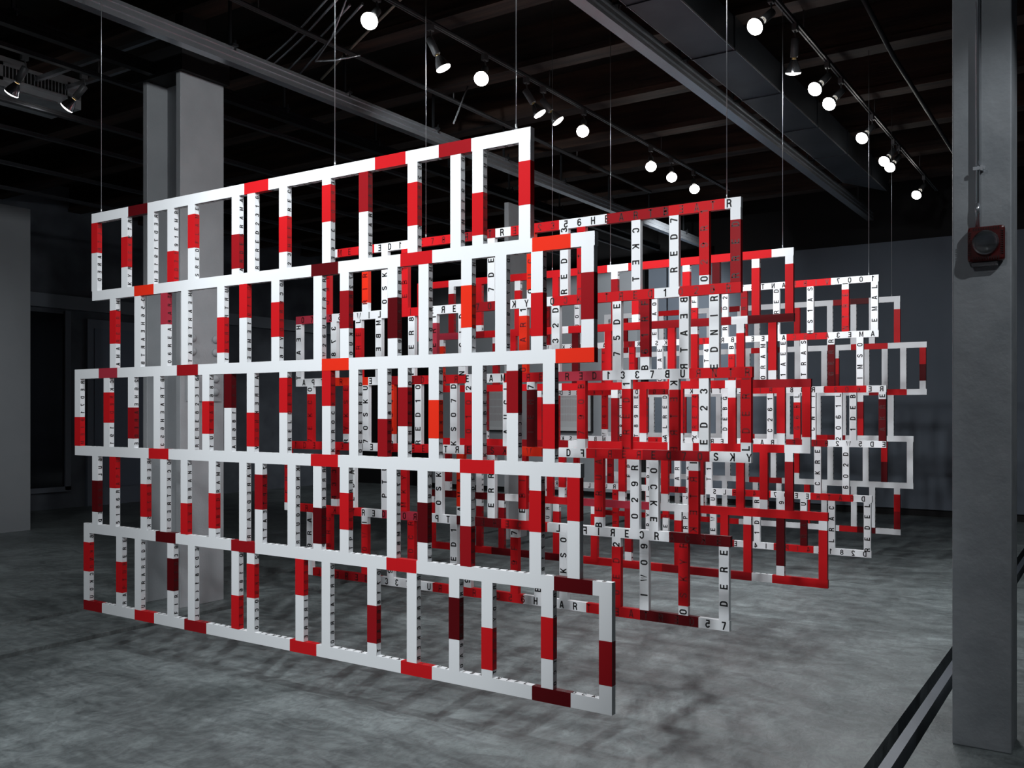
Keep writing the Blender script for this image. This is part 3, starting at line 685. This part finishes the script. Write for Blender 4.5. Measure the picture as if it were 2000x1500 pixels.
    (-2.172,[(0.15,'W'),(1.0,'D')],'',0.06)],
   [(-5.647,[(0.14,'W'),(1.0,'R')],'',0.06),
    (-5.083,[(0.15,'W'),(1.0,'D')],'',0.06),
    (-4.83,[(0.15,'W'),(1.0,'D')],'',0.06),
    (-4.243,[(0.15,'W'),(1.0,'R')],'',0.06),
    (-3.861,[(0.15,'W'),(1.0,'R')],'',0.06),
    (-3.535,[(0.83,'D'),(1.0,'W')],'',0.06),
    (-3.083,[(0.16,'W'),(1.0,'R')],'',0.06),
    (-2.688,[(1.0,'R')],'',0.06),
    (-2.499,[(0.15,'W'),(1.0,'R')],'',0.06),
    (-2.239,[(0.83,'M'),(1.0,'W')],'',0.06),
    (-1.917,[(0.16,'W'),(1.0,'R')],'',0.06)],
  ]),
 (8.87, 2.841, [
   (-5.414,-1.859,[(-3.396,'R'),(-2.679,'W'),(-2.282,'R'),(None,'W')],'KCOREDWILDHEARTBTNARBIV7001',-1.91),
   (-5.414,-1.859,[(-4.429,'W'),(-4.297,'D'),(-3.667,'W'),(-3.476,'R'),(-2.698,'W'),(-2.314,'R'),(None,'W')],'RAPTURESKIRDEARBREELACS1A3EMA',-1.91),
   (-5.414,-1.793,[(-4.861,'W'),(-4.569,'R'),(-4.144,'W'),(-3.914,'D'),(-3.055,'W'),(-2.713,'R'),(-2.343,'W'),(-1.966,'R'),(None,'W')],'SKYCREDBGE1RK6RTRLFIRE83R1206ER',-1.833),
   (-5.414,-1.795,[(-4.575,'W'),(-3.988,'R'),(-2.713,'W'),(-2.314,'D'),(None,'W')],'ROCKET27DREDNGARTEDUB2W5DE',-1.815),
   (-5.414,-1.918,[(-3.914,'W'),(-3.723,'D'),(-3.237,'W'),(-2.852,'R'),(-2.471,'W'),(-2.084,'R'),(None,'W')],'UREDAR81NEDISLB6407DEERTARD',-1.993),
   (-5.414,-1.922,[(-3.948,'R'),(-3.216,'D'),(-2.822,'W'),(-2.442,'R'),(None,'W')],'HEARTREDROCKET4ISPI4L182D',-1.98),
  ], [
   [(-5.414,[(1.0,'D')],'RERA',0.1),
    (-5.027,[(1.0,'W')],'FOUR',0.1),
    (-4.106,[(1.0,'W')],'OARE',0.15),
    (-3.667,[(0.3,'W'),(1.0,'R')],'FXHE',0.15),
    (-3.342,[(1.0,'W')],'2DER',0.12),
    (-3.148,[(1.0,'D')],'IRED',0.15),
    (-2.827,[(1.0,'W')],'DERM',0.05),
    (-2.505,[(1.0,'W')],'SA1SH',0.06),
    (-2.184,[(0.12,'W'),(1.0,'R')],'IERTN',0.0),
    (-1.926,[(1.0,'W')],'LAME',0.1)],
   [(-5.414,[(1.0,'W')],'REDA',0.1),
    (-4.692,[(1.0,'R')],'ETRA',0.1),
    (-4.366,[(1.0,'R')],'TINR',0.15),
    (-4.046,[(1.0,'W')],'EARO',0.1),
    (-3.536,[(1.0,'W')],'4TOR',0.15),
    (-3.276,[(0.25,'W'),(1.0,'R')],'BRET',0.1),
    (-2.958,[(1.0,'W')],'MARO',0.1),
    (-2.762,[(1.0,'W')],'EEA1',0.05),
    (-2.567,[(1.0,'W')],'SART',0.05),
    (-2.312,[(0.12,'W'),(1.0,'M')],'RREG',0.05),
    (-2.054,[(1.0,'W')],'OSMI',0.15)],
   [(-5.414,[(1.0,'W')],'RTEK',0.1),
    (-4.975,[(1.0,'W')],'REDC',0.1),
    (-4.692,[(0.83,'R'),(1.0,'W')],'G760W',0.05),
    (-4.483,[(1.0,'W')],'NUC8R',0.05),
    (-4.315,[(1.0,'W')],'ERa8T',0.05),
    (-3.988,[(1.0,'W')],'DERLA',0.06),
    (-3.662,[(0.85,'R'),(1.0,'W')],'47ERX',0.06),
    (-3.342,[(1.0,'W')],'GBED7',0.1),
    (-2.889,[(1.0,'W')],'162CR',0.12),
    (-2.63,[(0.2,'W'),(1.0,'R')],'LB6GI',0.06),
    (-2.485,[(1.0,'W')],'1INCG',0.08),
    (-2.246,[(1.0,'W')],'L1602',0.05),
    (-2.116,[(1.0,'W')],'BED18',0.08),
    (-1.859,[(0.14,'W'),(1.0,'M')],'ERKA',0.07)],
   [(-5.414,[(1.0,'W')],'RAKC',0.1),
    (-5.04,[(1.0,'R')],'KSTR',0.1),
    (-4.624,[(1.0,'D')],'Ra0R',0.1),
    (-4.399,[(1.0,'W')],'DIPE',0.1),
    (-4.168,[(1.0,'W')],'EPLR',0.1),
    (-3.852,[(1.0,'W')],'DERA',0.12),
    (-3.723,[(1.0,'W')],'DJON',0.1),
    (-3.511,[(1.0,'W')],'O11TU',0.1),
    (-2.437,[(1.0,'W')],'ERKC',0.1),
    (-2.18,[(1.0,'W')],'D206',0.15)],
   [(-5.401,[(1.0,'W')],'CARU',0.1),
    (-5.04,[(1.0,'R')],'SKOR',0.1),
    (-4.562,[(1.0,'R')],'KUTR',0.1),
    (-4.174,[(1.0,'W')],'LFYR',0.1),
    (-3.982,[(0.6,'R'),(1.0,'W')],'70RE',0.1),
    (-3.762,[(1.0,'W')],'JJPR',0.1),
    (-3.468,[(1.0,'W')],'U2WE',0.1),
    (-3.019,[(1.0,'W')],'RED18',0.1),
    (-2.777,[(1.0,'W')],'gEMR',0.1),
    (-2.567,[(0.25,'W'),(1.0,'M')],'URAR',0.1),
    (-2.308,[(1.0,'W')],'CARL',0.15),
    (-1.989,[(1.0,'W')],'LEDER',0.06)],
  ]),
 (10.65, 2.843, [
   (-5.596,-2.012,[(-4.844,'W'),(-4.537,'R'),(-4.109,'W'),(-3.792,'D'),(-2.717,'W'),(-2.529,'D'),(-2.334,'M'),(None,'W')],'',0),
   (-5.596,-1.747,[(-3.656,'W'),(-3.552,'R'),(-3.228,'M'),(-2.524,'W'),(-2.138,'R'),(None,'W')],'',0),
   (-5.596,-1.747,[(-2.334,'W'),(-2.143,'D'),(-1.945,'R'),(None,'W')],'',0),
   (-5.596,-1.877,[(-3.699,'W'),(-3.613,'R'),(-2.915,'W'),(-2.779,'R'),(-2.584,'D'),(None,'W')],'',0),
   (-5.596,-1.88,[(-3.68,'W'),(-3.515,'R'),(-3.293,'D'),(None,'W')],'',0),
   (-5.596,-2.007,[(-3.805,'R'),(-2.65,'W'),(-2.458,'R'),(-2.264,'M'),(None,'W')],'',0),
  ], [
   [(-5.596,[(1.0,'W')],'',0.06),
    (-5.332,[(1.0,'D')],'',0.06),
    (-4.83,[(1.0,'W')],'',0.06),
    (-4.537,[(0.4,'W'),(1.0,'R')],'',0.06),
    (-4.206,[(1.0,'W')],'',0.06),
    (-3.823,[(1.0,'W')],'',0.06),
    (-3.619,[(1.0,'W')],'',0.06),
    (-3.152,[(0.85,'R'),(1.0,'W')],'',0.06),
    (-2.784,[(1.0,'W')],'',0.06),
    (-2.529,[(1.0,'W')],'',0.06),
    (-2.334,[(1.0,'W')],'',0.06),
    (-2.075,[(0.18,'W'),(1.0,'R')],'',0.06)],
   [(-5.412,[(1.0,'W')],'',0.06),
    (-5.195,[(1.0,'R')],'',0.06),
    (-4.74,[(1.0,'W')],'',0.06),
    (-4.47,[(1.0,'W')],'',0.06),
    (-4.174,[(1.0,'W')],'',0.06),
    (-3.736,[(1.0,'W')],'',0.06),
    (-3.619,[(1.0,'W')],'',0.06),
    (-3.146,[(1.0,'W')],'',0.06),
    (-2.847,[(1.0,'W')],'',0.06),
    (-2.717,[(0.2,'W'),(0.6,'R'),(1.0,'D')],'',0.06),
    (-2.393,[(1.0,'W')],'',0.06),
    (-2.201,[(1.0,'W')],'',0.06),
    (-2.012,[(1.0,'W')],'',0.06),
    (-1.818,[(0.4,'R'),(0.8,'M'),(1.0,'W')],'',0.06)],
   [(-5.449,[(1.0,'W')],'',0.06),
    (-4.962,[(1.0,'W')],'',0.06),
    (-4.537,[(1.0,'R')],'',0.06),
    (-4.09,[(1.0,'W')],'',0.06),
    (-3.849,[(1.0,'W')],'',0.06),
    (-3.263,[(1.0,'W')],'',0.06),
    (-2.915,[(1.0,'W')],'',0.06),
    (-2.639,[(1.0,'W')],'',0.06),
    (-2.455,[(0.16,'W'),(0.58,'D'),(1.0,'R')],'',0.06),
    (-2.14,[(1.0,'W')],'',0.06)],
   [(-5.596,[(1.0,'W')],'',0.06),
    (-5.231,[(1.0,'W')],'',0.06),
    (-4.74,[(1.0,'R')],'',0.06),
    (-4.337,[(1.0,'W')],'',0.06),
    (-3.975,[(1.0,'W')],'',0.06),
    (-3.749,[(1.0,'W')],'',0.06),
    (-3.424,[(1.0,'W')],'',0.06),
    (-3.158,[(0.3,'D'),(0.85,'R'),(1.0,'W')],'',0.06),
    (-2.779,[(1.0,'W')],'',0.06),
    (-2.399,[(1.0,'W')],'',0.06),
    (-2.206,[(0.5,'R'),(1.0,'M')],'',0.06),
    (-1.945,[(1.0,'W')],'',0.06)],
   [(-5.449,[(1.0,'W')],'',0.06),
    (-5.018,[(1.0,'R')],'',0.06),
    (-4.618,[(1.0,'W')],'',0.06),
    (-4.272,[(1.0,'W')],'',0.06),
    (-4.013,[(1.0,'W')],'',0.06),
    (-3.637,[(1.0,'W')],'',0.06),
    (-3.359,[(1.0,'W')],'',0.06),
    (-3.038,[(1.0,'R')],'',0.06),
    (-2.847,[(1.0,'W')],'',0.06),
    (-2.524,[(1.0,'W')],'',0.06),
    (-2.331,[(1.0,'W')],'',0.06),
    (-2.075,[(0.15,'W'),(0.57,'R'),(1.0,'D')],'',0.06)],
  ]),
]

BW, TD, PITCH = .062, .033, .5036
E = .0006
def bar_segments(sg, a, b_):
    out = []; p = a
    for e, c in sg:
        q = b_ if e is None else min(max(e, a), b_)
        if q > p + 1e-4: out.append((p, q, c)); p = q
    if p < b_ - 1e-4 and out: out[-1] = (out[-1][0], b_, out[-1][2])
    return out
def col_at(ss, x):
    for a, b_, c in ss:
        if a <= x <= b_: return c
    return 'W'
PLAB = ['nearest suspended lattice, blank white front with red and maroon segments', 'second suspended lattice from the front, big letters on white and red bars',
        'third suspended lattice, mostly plain red bars between two lettered lattices', 'fourth suspended lattice, lettered bars, mostly pale with a few red',
        'rearmost suspended lattice, plain pale bars with a few red segments']
roots = []
for k, (Y, zt, rails, rows) in enumerate(PANELS):
    z0 = zt - 2.58
    ox = -3.8
    root = thing('suspended_lattice', (ox, Y, z0), PLAB[k], 'sculpture panel', 'suspended lattices of lettered bars')
    roots.append(root)
    plain = k % 2 == 0
    for i, (xa, xb, sg, txt, anc) in enumerate(rails):
        zr1 = zt - i * PITCH; zr0 = zr1 - BW
        ss = bar_segments(sg, xa, xb); m = MB()
        for (p, q, c) in ss:
            e = E if c != 'W' else 0
            m.box((p - ox, -e, zr0 - z0 - e), (q - ox, TD + e, zr1 - z0 + e), PAL[c])
        zc = (zr0 + zr1) / 2 - z0
        if plain:
            n = int((xb - xa) / .05) ; s_ = soup(n)
            for face in (1, -1):
                for j in range(n):
                    x_ = xa + .03 + j * .05; c = col_at(ss, x_)
                    zz = (zr1 - z0 + E * 1.6) if face > 0 else (zr0 - z0 - E * 1.6)
                    letter(m, s_[j], (x_ - ox, TD / 2, zz), (1, 0, 0), (0, face, 0), .026, INKOF[c])
        else:
            x_ = anc; j = len(txt) - 1; fl_ = 0
            ext = soup(40)
            while x_ > xa + .02:
                ch = txt[j] if j >= 0 else ext[-j]
                c = col_at(ss, x_); mir = -1 if (k == 3 or (len(txt) - 1 - j) % 2 == 1) else 1
                if k == 3 and ch in 'AM0': mir = 1
                letter(m, ch, (x_ - ox, -E * 1.6, zc), (mir, 0, 0), (0, 0, 1), .049, INKOF[c])
                x_ -= .1018; j -= 1
        m.build('rail', MATS, root)
    for r, row in enumerate(rows):
        ztop = zt - r * PITCH - BW; zbot = zt - (r + 1) * PITCH; H = ztop - zbot
        for (xa, sg, txt, fr0) in row:
            ss = []; p = 0
            for e, c in sg: ss.append((p, e, c)); p = e
            m = MB()
            for (p, q, c) in ss:
                e = E if c != 'W' else 0
                m.box((xa - ox - e, -e, ztop - q * H - z0), (xa + BW - ox + e, TD + e, ztop - p * H - z0), PAL[c])
            flip = txt.endswith('*'); t = txt.rstrip('*')
            if plain and not t and not (xa + BW > rails[r][1] - .02): t = soup(9); flip = random.random() < .5
            sa = -1 if flip else 1
            if plain:
                last = row[-1][0] == xa
                for j, ch in enumerate(t[:9]):
                    fr = (j + .5) / 9; c = col_at(ss, fr)
                    letter(m, ch, (xa + BW + E * 1.6 - ox, TD / 2, ztop - fr * H - z0), (0, 0, sa), (0, -1, 0), .026, INKOF[c])
            else:
                for j, ch in enumerate(t):
                    fr = fr0 + j * .1018 / H
                    if fr > .985: continue
                    c = col_at(ss, fr)
                    letter(m, ch, (xa + BW / 2 - ox, -E * 1.6, ztop - fr * H - z0), (0, 0, sa), (-1, 0, 0), .049, INKOF[c])
            m.build('upright', MATS, root)
# hanging cables
CB = [(0, -5.53, 'left'), (0, -3.79, 'middle'), (0, -2.35, 'right'), (1, -4.19, 'left'), (1, -1.98, 'right'), (2, -4.02, 'left'), (2, -3.42, 'middle'), (2, -2.18, 'right'), (3, -1.93, 'right'), (4, -2.08, 'right')]
PN = ['front', 'second', 'third', 'fourth', 'rearmost']
CB = [(0, -5.524, 'left'), (0, -3.454, 'middle'), (0, -2.319, 'right'), (1, -4.273, 'left'), (1, -1.98, 'right'), (2, -4.26, 'left'), (2, -3.678, 'middle'), (2, -2.194, 'right'), (3, -1.948, 'right'), (4, -2.102, 'right')]
for k, x, side in CB:
    Y, zt = PANELS[k][0], PANELS[k][1]
    b = MB(); b.rings([(0, 0, 0), (0, 0, ZC - zt)], [.0022, .0022], 0, 8); b.rings([(0, 0, 0), (0, 0, .03)], [.005, .004], 0, 8)
    o = b.build('suspension_cable', CABLE); o.location = (x, Y + TD / 2, zt)
    tag(o, '%s thin steel cable holding up the %s lattice' % (side, PN[k]), 'cable', 'cables holding up the lattices')
